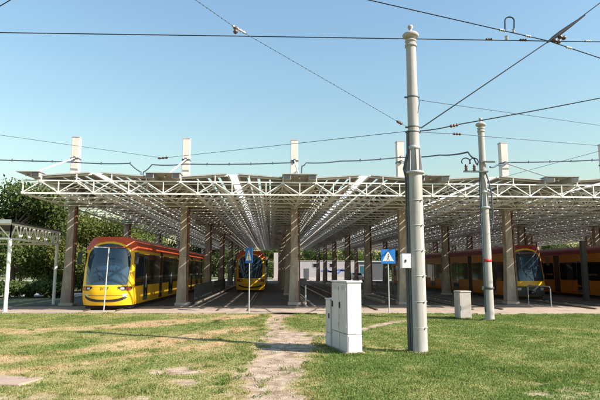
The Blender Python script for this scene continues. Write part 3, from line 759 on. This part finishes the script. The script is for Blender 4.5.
def crossing_sign(loc, rz, zc, label, size=.64):
    t = empty('crossing_sign', loc, rz); tag(t, label, 'road sign', 'blue pedestrian crossing signs')
    MB().tube([(0, 0, -.05), (0, 0, zc + size / 2)], .027, 10).build('post', M['grey_paint'], t)
    h = size / 2
    p = MB().box(-h, h, -.045, -.03, zc - h, zc + h).build('panel', M['sign_blue'], t, bevel=.006)
    MB().add([(-h * .80, -.048, zc - h * .66), (h * .80, -.048, zc - h * .66), (0, -.048, zc + h * .74)], [(0, 1, 2)]).build('triangle', M['sign_white'], p)
    f = MB(); y = -.051
    f.disc((0.01, y, zc + h * .30), (0, 1, 0), h * .09, .002, 12)
    for P in ([(-.03, .17), (.05, .17), (.06, -.16), (-.05, -.16)], [(-.05, -.12), (.02, -.12), (-.11, -.58), (-.19, -.58)], [(0, -.12), (.06, -.12), (.21, -.58), (.13, -.58)], [(-.02, .16), (-.02, .08), (-.20, -.10), (-.22, -.03)], [(.04, .16), (.04, .08), (.19, -.08), (.22, -.01)]):
        f.add([(a * h, y, zc + b * h) for a, b in P], [(0, 1, 2, 3)])
    f.build('walking_figure', M['sign_black'], p)
    k = MB()
    for i in range(5):
        x0 = h * (-.62 + i * .27); k.add([(x0, -.0495, zc - h * .64), (x0 + h * .13, -.0495, zc - h * .64), (x0 + h * .15, -.0495, zc - h * .58), (x0 + h * .02, -.0495, zc - h * .58)], [(0, 1, 2, 3)])
    k.build('zebra_stripes', M['sign_black'], p)
    MB().box(-.06, .06, -.03, .03, zc - .12, zc - .08).box(-.06, .06, -.03, .03, zc + .08, zc + .12).build('bracket', M['grey_paint'], t)
crossing_sign((5.22, 23.3, 0), R(-4), at(389, 256.5, 23.3).z, 'blue pedestrian crossing sign facing the camera between cabinet and tallest pole')
crossing_sign((-1.02, 24.1, 0), R(-60), at(249, 255.5, 24.1).z, 'blue crossing sign turned nearly edge on in front of the second tram', .70)
pt = empty('bent_post', (-7.62, 24.55, 0)); tag(pt, 'thin white post with short side arm in front of the first tram', 'post')
zt_ = at(112, 248, 24.5).z
MB().tube([(0, 0, 0), (.10, 0, zt_)], .026, 10).build('upright', M['sign_post'], pt)
MB().bar((.14, 0, zt_ + .02), (-.56, 0, zt_ + .05), .04, .045).build('arm', M['sign_post'], pt)

rl = empty('pipe_railing', (14.43, 27.8, 0)); tag(rl, 'grey bent pipe railing in front of the shaded tram nose', 'railing')
MB().tube([(0, -1.2, 0), (0, -1.2, .92), (0, -1.16, 1.0), (0, -1.08, 1.04), (0, 1.08, 1.04), (0, 1.16, 1.0), (0, 1.2, .92), (0, 1.2, 0)], .032, 8).build('pipe', M['grey_paint'], rl)
MB().box(-.06, .06, -1.27, -1.13, 0, .015).box(-.06, .06, 1.13, 1.27, 0, .015).build('foot_plate', M['grey_paint'], rl)
dk = empty('steel_post', (19.45, 31.7, 0)); tag(dk, 'dark steel post in front of the orange and maroon tram', 'post')
MB().box(-.13, .13, -.13, .13, 0, 3.7).build('shaft', M['dark_grey'], dk); MB().box(-.2, .2, -.2, .2, 0, .04).box(-.16, .16, -.16, .16, 2.9, 3.0).build('plate', M['dark_grey'], dk)
ct = empty('control_desk', (1.86, 29.3, 0), R(0)); tag(ct, 'dark sloping control box on a pale post beside the middle front column', 'box')
MB().tube([(0.02, -.1, 0), (.02, -.1, 1.05)], .045, 8).build('post', M['white_paint'], ct)
MB().frus((-.28, .16, -.22, .5), (-.28, .06, -.22, .45), 1.06, 1.42).build('housing', M['dark_grey'], ct, bevel=.02)
# railings along the second column line
def guard(xc, y0, y1, label):
    g = empty('guard_railing', (xc, y0, 0)); tag(g, label, 'railing', 'dark guard railings between the tracks'); L = y1 - y0
    r_ = MB()
    for z in (1.05, .6, .15): r_.bar((0, 0, z), (0, L, z), .045)
    r_.build('rail', M['dark_grey'], g)
    y = 0
    while y <= L + .01: MB().bar((0, y, 0), (0, y, 1.07), .05).build('post', M['dark_grey'], g); y += L / round(L / 1.5)
    b = MB(); y = .15
    while y < L: b.bar((0, y, .16), (0, y, 1.04), .016, caps=False); y += .14
    b.build('infill_bars', M['dark_grey'], g)  # thin upright bars filling the railing, one mesh
guard(-4.35, 30.2, 38.6, 'dark barred railing right behind the second column'); guard(-4.35, 40.4, 49.4, 'dark barred railing farther in beside the second tram')
guard(7.75, 30.2, 38.6, 'dark barred railing between the middle tracks behind the tallest pole')
structure(MB().box(-4.25, -4.05, 29.6, 88, 0, .14).build('platform_kerb', M['kerb']))
structure(MB().box(1.75, 1.95, 30.2, 88, 0, .14).build('platform_kerb', M['kerb']))
structure(MB().box(6.35, 6.55, 30.2, 88, 0, .14).build('platform_kerb', M['kerb']))
sl = MB().add([(-.50, -.30, .0), (.46, -.33, .0), (.55, .28, .0), (-.44, .33, .0), (-.49, -.29, .05), (.45, -.32, .052), (.54, .27, .045), (-.43, .32, .04)], [(4, 5, 6, 7), (0, 1, 5, 4), (1, 2, 6, 5), (2, 3, 7, 6), (3, 0, 4, 7)]).build('concrete_slab', M['slab'], bevel=.02)
sl.location = (-4.6, 9.62, -.025); sl.rotation_euler = (0, R(1.5), R(-8)); tag(sl, 'worn flat concrete slab lying in the dry grass', 'slab')

# ------------------------------------------------------------------ small lattice shelter at the left edge
sh = empty('lattice_shelter', (-12.1, 24.8, 0)); tag(sh, 'smaller white lattice shelter on slim poles in front of the dark trees', 'shelter')
zb_, zt2 = at(10, 239, 24.8).z, at(10, 222, 24.8).z
for yy in (0, 5.3):
    MB().tube([(0, yy, 0), (0, yy, zb_)], .085, 12).build('leg', M['white_paint'], sh)
    MB().tube([(-7, yy, 0), (-7, yy, zb_)], .085, 12).build('leg', M['white_paint'], sh)
def truss(p, q, n, zb_, zt_):
    p = Vector(p); q = Vector(q); t = MB(); B = lambda v, z: (v.x, v.y, z)
    t.bar(B(p, zb_), B(q, zb_), .08); t.bar(B(p, zt_), B(q, zt_), .08)
    for i in range(n + 1):
        v = p.lerp(q, i / n); t.bar(B(v, zb_), B(v, zt_), .05)
        if i < n:
            m = p.lerp(q, (i + .5) / n); v2 = p.lerp(q, (i + 1) / n); t.bar(B(v, zb_), B(m, zt_), .05); t.bar(B(m, zt_), B(v2, zb_), .05)
    return t
for a, b, n in (((0, 0, 0), (0, 5.6, 0), 6), ((.0, 0, 0), (-7.6, 0, 0), 6), ((-.02, 5.3, 0), (-7.6, 5.3, 0), 6), ((-7, 0.05, 0), (-7, 5.6, 0), 6)):
    truss(a, b, n, zb_ + .02, zt2 - .1).build('truss', M['white_paint'], sh)
t = MB()
for i in range(9): t.box(-7.5 + i * .84, -7.5 + i * .84 + .80, -.35, 5.9, zt2 - .03, zt2 + .03)
t.build('roof_panel', M['sheet'], sh)
MB().box(-7.6, .17, -.42, -.36, zt2 - .10, zt2 + .08).build('fascia', M['white_paint'], sh)

# ------------------------------------------------------------------ trees
def leaf_cloud(blobs, n, size, seed):
    r = np.random.default_rng(seed); vol = np.array([b[3] ** 2 for b in blobs]); pick = r.choice(len(blobs), n, p=vol / vol.sum())
    B = np.array(blobs)[pick]
    d = r.normal(size=(n, 3)); d /= np.linalg.norm(d, axis=1)[:, None]
    rad = r.random(n) ** .42 * (1 + .18 * r.normal(size=n))
    c = B[:, :3] + d * (B[:, 3:4] * rad[:, None]) * np.array([1, 1, .85])
    a = r.normal(size=(n, 3)); a /= np.linalg.norm(a, axis=1)[:, None]
    b = np.cross(a, r.normal(size=(n, 3))); b /= np.linalg.norm(b, axis=1)[:, None]
    s = size * (.6 + .8 * r.random(n))[:, None]
    V = np.stack([c - a * s, c + b * s * .5, c + a * s, c - b * s * .5], 1).reshape(-1, 3)
    Fc = np.arange(4 * n).reshape(-1, 4)
    tone = np.clip(r.random(len(blobs))[pick] * .55 + r.random(n) * .45, 0, 1)
    return V, Fc, np.repeat(tone, 4)
def make_tree(h, rad, n, leaf, seed, m, low=.22):
    r = random.Random(seed); t = empty('tree', (0, 0, 0))
    tr = MB(); top = Vector((r.uniform(-.3, .3), r.uniform(-.3, .3), h * .8))
    tr.tube([(0, 0, -.2), (0, 0, h * .15), top * .5, top], [h * .024, h * .02, h * .013, h * .004], 9)
    blobs = [(top.x, top.y, h * .82, rad * .42)]
    for k in range(17):
        a = k * 2.4 + r.uniform(-.4, .4); zz = h * (low + .1 + (.85 - low - .1) * ((k * .618) % 1)); rr = rad * (1.0 - .5 * abs((zz / h - .45)) ** 1.3) * r.uniform(.5, .8)
        e = Vector((math.cos(a) * rr, math.sin(a) * rr, zz)); s = Vector((0, 0, zz * .72))
        tr.tube([s, s.lerp(e, .5) + Vector((0, 0, .15 * h * .1)), e], [h * .009, h * .006, h * .002], 6)
        blobs.append((e.x, e.y, e.z, rad * r.uniform(.28, .46)))
    tr.build('trunk', M['bark'], t)
    V, Fc, tone = leaf_cloud(blobs, n, leaf, seed); np_mesh('crown', V, Fc, M[m], {'tone': tone}, t)
    return t
protos = {'d': make_tree(10.2, 4.6, 30000, .15, 1, 'leaf_dark', .12), 'm': make_tree(9, 4.3, 28000, .145, 2, 'leaf_mid', .08), 'y': make_tree(7.6, 3.6, 24000, .13, 3, 'leaf_yellow', .06)}
used = set()
def tree(kind, px, y, s, rz, label, group):
    p = protos[kind]
    if kind in used: t = copy_tree(p)
    else: t = p; used.add(kind)
    v = at(px, 260, y); t.location = (v.x, y, -.05); t.rotation_euler = (0, 0, rz); t.scale = (s, s, s * random.uniform(.94, 1.06))
    tag(t, label, 'tree', group); return t
G1 = 'trees left of the canopy'
tree('d', 14, 52, 1.04, 0, 'tall dark tree whose crown rises above the outer end of the canopy', G1)
tree('d', -50, 50, 1.08, 2, 'dark tree right behind the white lattice shelter, farthest from the canopy', G1)
tree('m', 52, 54, .90, 1, 'green tree behind the outermost column', G1)
tree('y', 88, 50, 1.0, 0, 'yellowing tree between the outermost column and the first tram', G1)
tree('m', 74, 66, 1.05, 4, 'green tree farther back, seen over the yellowing tree', G1)
tree('y', 128, 60, 1.0, 3, 'second yellowing tree seen over the roof of the first tram', G1)
tree('m', 160, 66, .95, 2, 'mid green tree behind the middle of the first tram', G1)
tree('d', 120, 80, 1.0, 1, 'dark tree farther off behind the first tram', G1)
tree('m', 196, 88, .95, 5, 'far green tree seen past the rear of the first tram', G1)
tree('d', 22, 74, 1.0, 5, 'dark tree farther back between shelter and column', G1)
G2 = 'trees beyond the far end of the canopy'
for k, (kd, px, y, s, lb) in enumerate([('m', 266, 118, .85, 'green tree in the bright gap at the end of the tracks'), ('d', 232, 122, .9, 'dark tree behind the second tram at the far end'),
        ('d', 318, 128, .8, 'dark tree rising behind the pale graffiti wall near the white pillar'), ('m', 350, 126, .85, 'green tree rising behind the pale graffiti wall near the dark hut'), ('d', 400, 122, .85, 'dark tree behind the parked car'),
        ('m', 455, 118, .9, 'green tree glimpsed above the shaded tram'), ('d', 505, 124, .9, 'dark tree glimpsed behind the rightmost column'), ('m', 560, 105, .95, 'sunlit green tree above the roofs between the shaded and the orange tram'), ('y', 582, 98, .95, 'yellow green tree above the roof of the orange and maroon tram'), ('d', 625, 112, 1.0, 'dark tree beyond the orange tram, outermost of the far trees'), ('m', 535, 112, .9, 'green tree close behind the shaded tram nose')]):
    tree(kd, px, y, s, k * 1.3, lb, G2)
r = np.random.default_rng(40)
bl = [(x_ + r.uniform(-1.5, 1.5), r.uniform(-4, 4), zz * hh_, 2.6 * r.uniform(.8, 1.3)) for x_ in np.arange(-95, 125, 3.2) for hh_ in [r.uniform(.75, 1.15)] for zz in (1.6, 4.4, 7.2)]
V, Fc, tone = leaf_cloud(bl, 90000, .30, 41)
fw_ = np_mesh('far_woodland', V + np.array([0, 150, 0]), Fc, M['leaf_mid'], {'tone': tone}); fw_['kind'] = 'stuff'; fw_['label'] = 'far belt of woodland behind everything, reading as one green mass'; fw_['category'] = 'woodland'
# clipped hedge and shrubs by the side road
def shrub(px, y, wx, hz, seed, label):
    r = random.Random(seed); v = at(px, 285, y); t = empty('shrub', (v.x, y, -.05)); tag(t, label, 'shrub', 'shrubs by the side road')
    bl = [(r.uniform(-wx, wx), r.uniform(-.5, .5), hz * r.uniform(.3, .62), hz * r.uniform(.32, .45)) for _ in range(9)]
    V, Fc, tone = leaf_cloud(bl, 3800, .11, seed); np_mesh('foliage', V, Fc, M['leaf_dark'], {'tone': tone}, t)
    s = MB()
    for b in bl[:1]: s.tube([(b[0] * .3, 0, 0), (b[0], b[1], b[2])], [.03, .012], 6)
    s.build('stem', M['bark'], t)
shrub(32, 39, 1.5, 1.3, 4, 'low round dark shrub between shelter pole and outermost column'); shrub(50, 39.5, 1.3, 1.2, 5, 'low dark shrub touching the outermost column'); shrub(-15, 38.5, 1.6, 1.4, 6, 'low dark shrub behind the near pole of the lattice shelter'); shrub(70, 49, 2.0, 1.8, 8, 'larger shrub behind the outermost column')
shrub(95, 48, 2.2, 2.2, 9, 'large shrub hidden partly by the first tram')

# ------------------------------------------------------------------ far end
wl = empty('boundary_wall', (10, 100, 0)); tag(wl, 'long pale wall with blue graffiti closing the far end of the canopy', 'wall')
MB().box(-5.0, 6.2, 0, .3, -.05, 3.55).build('wall_face', M['wall_white'], wl); MB().box(-5.1, 6.3, -.06, .36, 3.553, 3.68).build('coping', M['kerb'], wl)
g = MB()
for pts in ([(-.6, 1.7), (1.5, 1.55), (2.8, 1.9), (4.2, 1.7)], [(.2, 2.2), (1.0, 1.6), (2.2, 1.5)], [(2.6, 1.2), (3.4, 1.9), (5.0, 1.8)]):
    for a, b in zip(pts[:-1], pts[1:]): g.bar((a[0], -.012, a[1]), (b[0], -.012, b[1]), .02, .30)
g.build('graffiti', M['graffiti'], wl)
for x_ in (-1.6, 1.6, 4.6):
    f = MB().box(x_ - .55, x_ + .55, -.05, 0, 2.35, 3.15).build('window_frame', M['grey_paint'], wl); MB().box(x_ - .48, x_ + .48, -.06, -.05, 2.42, 3.08).build('pane', M['glass'], f)
MB().box(-5.0, 6.2, -.02, 0, -.05, .55).build('wall_base', M['box_concrete'], wl)
d = MB().box(-3.9, -2.9, -.03, 0, 0, 2.15).build('door', M['dark_grey'], wl)
MB().box(-3.0, -2.96, -.06, -.03, 1.0, 1.15).build('handle', M['grey_paint'], d)
hu = empty('brick_hut', (18.6, 101, 0)); tag(hu, 'dark hut with a teal window behind the parked car at the far end', 'hut')
MB().box(-2.2, 4.2, 0, 4, -.05, 3.4).build('wall', M['dark_grey'], hu); MB().box(-2.4, 4.4, -.2, 4.2, 3.403, 3.65).build('roof', M['gutter'], hu)
f = MB().box(-1.7, .3, -.05, 0, .9, 2.8).build('window_frame', M['kerb'], hu); MB().box(-1.55, .15, -.07, -.05, 1.05, 2.65).build('pane', mat('teal_glass', (.03, .10, .12), .1), f)
pl = empty('white_pillar', (.75, 96, 0)); tag(pl, 'white concrete pillar in the bright gap at the end of the tracks', 'pillar')
MB().box(-.4, .4, -.4, .4, 0, 5.0).build('shaft', M['box_concrete'], pl, bevel=.03); MB().box(-.55, .55, -.55, .55, 0, .4).build('base', M['kerb'], pl, bevel=.03)
# silver car
car = empty('parked_car', (13.6, 84.5, 0), R(10)); tag(car, 'silver hatchback parked at the far end of the canopy', 'car')
prof = [(-2.0, .35), (-2.05, .75), (-1.95, .95), (-1.1, 1.02), (-.55, 1.42), (.9, 1.46), (1.75, 1.05), (2.0, .95), (2.02, .4)]
mb = MB(); n = len(prof); vs_ = []
for sgn in (-1, 1):
    for a, z in prof: vs_.append((sgn * (.85 - .16 * max(0, z - .95) / .5), a, z))
mb.add(vs_, [tuple(range(n)), tuple(range(2 * n - 1, n - 1, -1))] + [(i, i + n, (i + 1) % n + n, (i + 1) % n) for i in range(n)]); mb.build('body', M['car_silver'], car, bevel=.05)
MB().add([(-.70, -1.08, 1.045), (.70, -1.08, 1.045), (.62, -.62, 1.385), (-.62, -.62, 1.385)], [(0, 1, 2, 3)]).build('windscreen', M['glass'], car)
for sg in (-1, 1):
    MB().add([(sg * .835, -.85, 1.05), (sg * .835, 1.35, 1.05), (sg * .735, .85, 1.38), (sg * .735, -.5, 1.38)], [(0, 1, 2, 3) if sg > 0 else (3, 2, 1, 0)]).build('side_window', M['glass'], car)
    MB().box(sg * .6 - .14, sg * .6 + .14, -2.07, -2.0, .68, .84).build('headlight', M['lamp'], car)
    for yy in (-1.3, 1.25):
        wh = MB().disc((sg * .80, yy, .31), (1, 0, 0), .31, .2).build('wheel', M['black'], car); MB().disc((sg * .905, yy, .31), (1, 0, 0), .19, .02).build('rim', M['grey_paint'], wh)

# ------------------------------------------------------------------ grass blades
N = 640000
y = 6.2 + (24.2 - 6.2) * rng.random(N) ** 1.25; x = (rng.random(N) * 2 - 1) * (y * .66 + 3.5) + y * .054
ok = y < lawn_edge(x) + .16 * rng.random(N) ** 3 + .12 * (vnoise(x, y * 0, .7, 5) - .4)
x, y = x[ok], y[ok]; b_, d_ = wear(x, y)
keep = rng.random(len(x)) > np.clip(b_ * 1.5 - .12, 0, .985)
keep &= rng.random(len(x)) > d_ * .62
rc = math.cos(R(-13)), math.sin(R(-13)); lx = (x - 1.74) * rc[0] - (y - 12.12) * rc[1]; ly = (x - 1.74) * rc[1] + (y - 12.12) * rc[0]
keep &= ~((lx > -.03) & (lx < .37) & (ly > -.02) & (ly < 1.46)) & ~((abs(x + 4.55) < .5) & (abs(y - 9.62) < .32))
x, y, b_, d_ = x[keep], y[keep], b_[keep], d_[keep]; n = len(x)
cl_ = fbm(x, y, .6, 91)
h = (.014 + .030 * rng.random(n) ** 1.6 + .075 * np.clip(cl_ - .52, 0, 1) * 2) * (1 - .45 * d_) * (1 - .4 * b_)
wd = (.0032 + .003 * rng.random(n)) * (1 + y / 18)
a = rng.random(n) * 2 * np.pi; la = rng.random(n) * 2 * np.pi; ln = h * (.2 + .7 * rng.random(n))
z = lawn_z(x, y) - b_ * .015
px_, py_ = np.cos(a) * wd, np.sin(a) * wd; bx, by = np.cos(la) * ln, np.sin(la) * ln
V = np.stack([np.stack([x - px_, y - py_, z - .004], 1), np.stack([x + px_, y + py_, z - .004], 1),
    np.stack([x + px_ * .7 + bx * .35, y + py_ * .7 + by * .35, z + h * .62], 1), np.stack([x + bx, y + by, z + h], 1)], 1).reshape(-1, 3)
Fc = np.arange(4 * n).reshape(-1, 4)
tone = np.clip(d_ * .85 + (rng.random(n) - .5) * .35 + (cl_ - .5) * .3 + .05, 0, 1)
gr = np_mesh('grass', V, Fc, M['grass'], {'tone': np.repeat(tone, 4)}); gr['kind'] = 'stuff'
gr['label'] = 'short patchy grass, green on the right and dry on the left'; gr['category'] = 'grass'

# taller tufts: along the path, round pole, cabinet and box feet, and here and there in the turf
rt_ = np.random.default_rng(99); cx, cy = [], []
for (a, b), (c, d) in zip(PATH[0][:-1], PATH[0][1:]):
    for k in range(16):
        t = rt_.random(); sg = rt_.choice([-1, 1]); cx.append(a + (c - a) * t + sg * (.55 + .35 * rt_.random())); cy.append(b + (d - b) * t)
for q in range(60):
    an = rt_.random() * 6.28; cx += [PX + .27 * math.cos(an)]; cy += [PY + .27 * math.sin(an)]
for q in range(26):
    an = rt_.random() * 6.28; cx += [P2X + .26 * math.cos(an), 7.62 + .36 * math.cos(an)]; cy += [P2Y + .26 * math.sin(an), 20.75 + .28 * math.sin(an)]
for q in range(46):
    u_, v_ = [(-.09, rt_.uniform(0, 1.5)), (.45, rt_.uniform(0, 1.5)), (rt_.uniform(0, .4), -.09)][q % 3]
    cx.append(1.74 + u_ * math.cos(R(13)) - v_ * math.sin(R(13))); cy.append(12.12 + u_ * math.sin(R(13)) + v_ * math.cos(R(13)))
y_ = 8 + 14 * rt_.random(420) ** 1.1; x_ = (rt_.random(420) * 2 - 1) * y_ * .62 + y_ * .054
cx = np.array(cx + list(x_)); cy = np.array(cy + list(y_)); K = 34
X = np.repeat(cx, K) + rt_.normal(size=len(cx) * K) * .055; Y = np.repeat(cy, K) + rt_.normal(size=len(cx) * K) * .055
okk = Y < lawn_edge(X); X, Y = X[okk], Y[okk]; n = len(X)
big = np.repeat(.6 + .8 * rt_.random(len(cx)), K)[okk]; tn = np.repeat(rt_.random(len(cx)) * .7, K)[okk]
h = (.025 + .04 * rt_.random(n)) * big; wd = .003 + .004 * rt_.random(n) * big
a = rt_.random(n) * 6.28; la = rt_.random(n) * 6.28; ln = h * (.3 + .9 * rt_.random(n)); z = lawn_z(X, Y)
px_, py_ = np.cos(a) * wd, np.sin(a) * wd; bx, by = np.cos(la) * ln, np.sin(la) * ln
V = np.stack([np.stack([X - px_, Y - py_, z - .004], 1), np.stack([X + px_, Y + py_, z - .004], 1), np.stack([X + px_ * .8 + bx * .4, Y + py_ * .8 + by * .4, z + h * .65], 1), np.stack([X + bx, Y + by, z + h], 1)], 1).reshape(-1, 3)
tf = np_mesh('grass_tufts', V, np.arange(4 * n).reshape(-1, 4), M['grass'], {'tone': np.repeat(np.clip(tn + (rt_.random(n) - .5) * .2, 0, 1), 4)})
tf['kind'] = 'stuff'; tf['label'] = 'longer grass tufts edging the path and the feet of poles and cabinets'; tf['category'] = 'grass'
# pebbles and crumbs of earth on the bare ground
n = 2600; Y = 6.8 + 16 * rt_.random(n) ** 1.4; X = (rt_.random(n) * 2 - 1) * Y * .6 + Y * .05; bb, dd = wear(X, Y)
kk = bb > .35; X, Y = X[kk], Y[kk]
y2 = 6.8 + 14 * rt_.random(1500) ** 1.2; x2 = .15 + rt_.normal(size=1500) * .6; bb, dd = wear(x2, y2); kk = bb > .3
X = np.concatenate([X, x2[kk]]); Y = np.concatenate([Y, y2[kk]]); n = len(X); sz = .006 + .022 * rt_.random(n) ** 3
base = np.array([(1, 0, 0), (0, 1, 0), (-1, 0, 0), (0, -1, 0), (0, 0, 1), (0, 0, -1)], float)
an = rt_.random(n) * 6.28; P = base[None] * (1 + .5 * (rt_.random((n, 6, 1)) - .5)) * sz[:, None, None] * np.array([1.2, 1, .7])
Px = P[:, :, 0] * np.cos(an)[:, None] - P[:, :, 1] * np.sin(an)[:, None]; Py = P[:, :, 0] * np.sin(an)[:, None] + P[:, :, 1] * np.cos(an)[:, None]
V = np.stack([Px + X[:, None], Py + Y[:, None], P[:, :, 2] + (lawn_z(X, Y) - .012)[:, None]], 2).reshape(-1, 3)
fc = np.array([(0, 1, 4), (1, 2, 4), (2, 3, 4), (3, 0, 4), (1, 0, 5), (2, 1, 5), (3, 2, 5), (0, 3, 5)])
pb = np_mesh('pebbles', V, (fc[None] + (np.arange(n) * 6)[:, None, None]).reshape(-1, 3), M['slab']); pb['kind'] = 'stuff'
pb['label'] = 'small pebbles and crumbs of earth on the trodden path'; pb['category'] = 'pebbles'
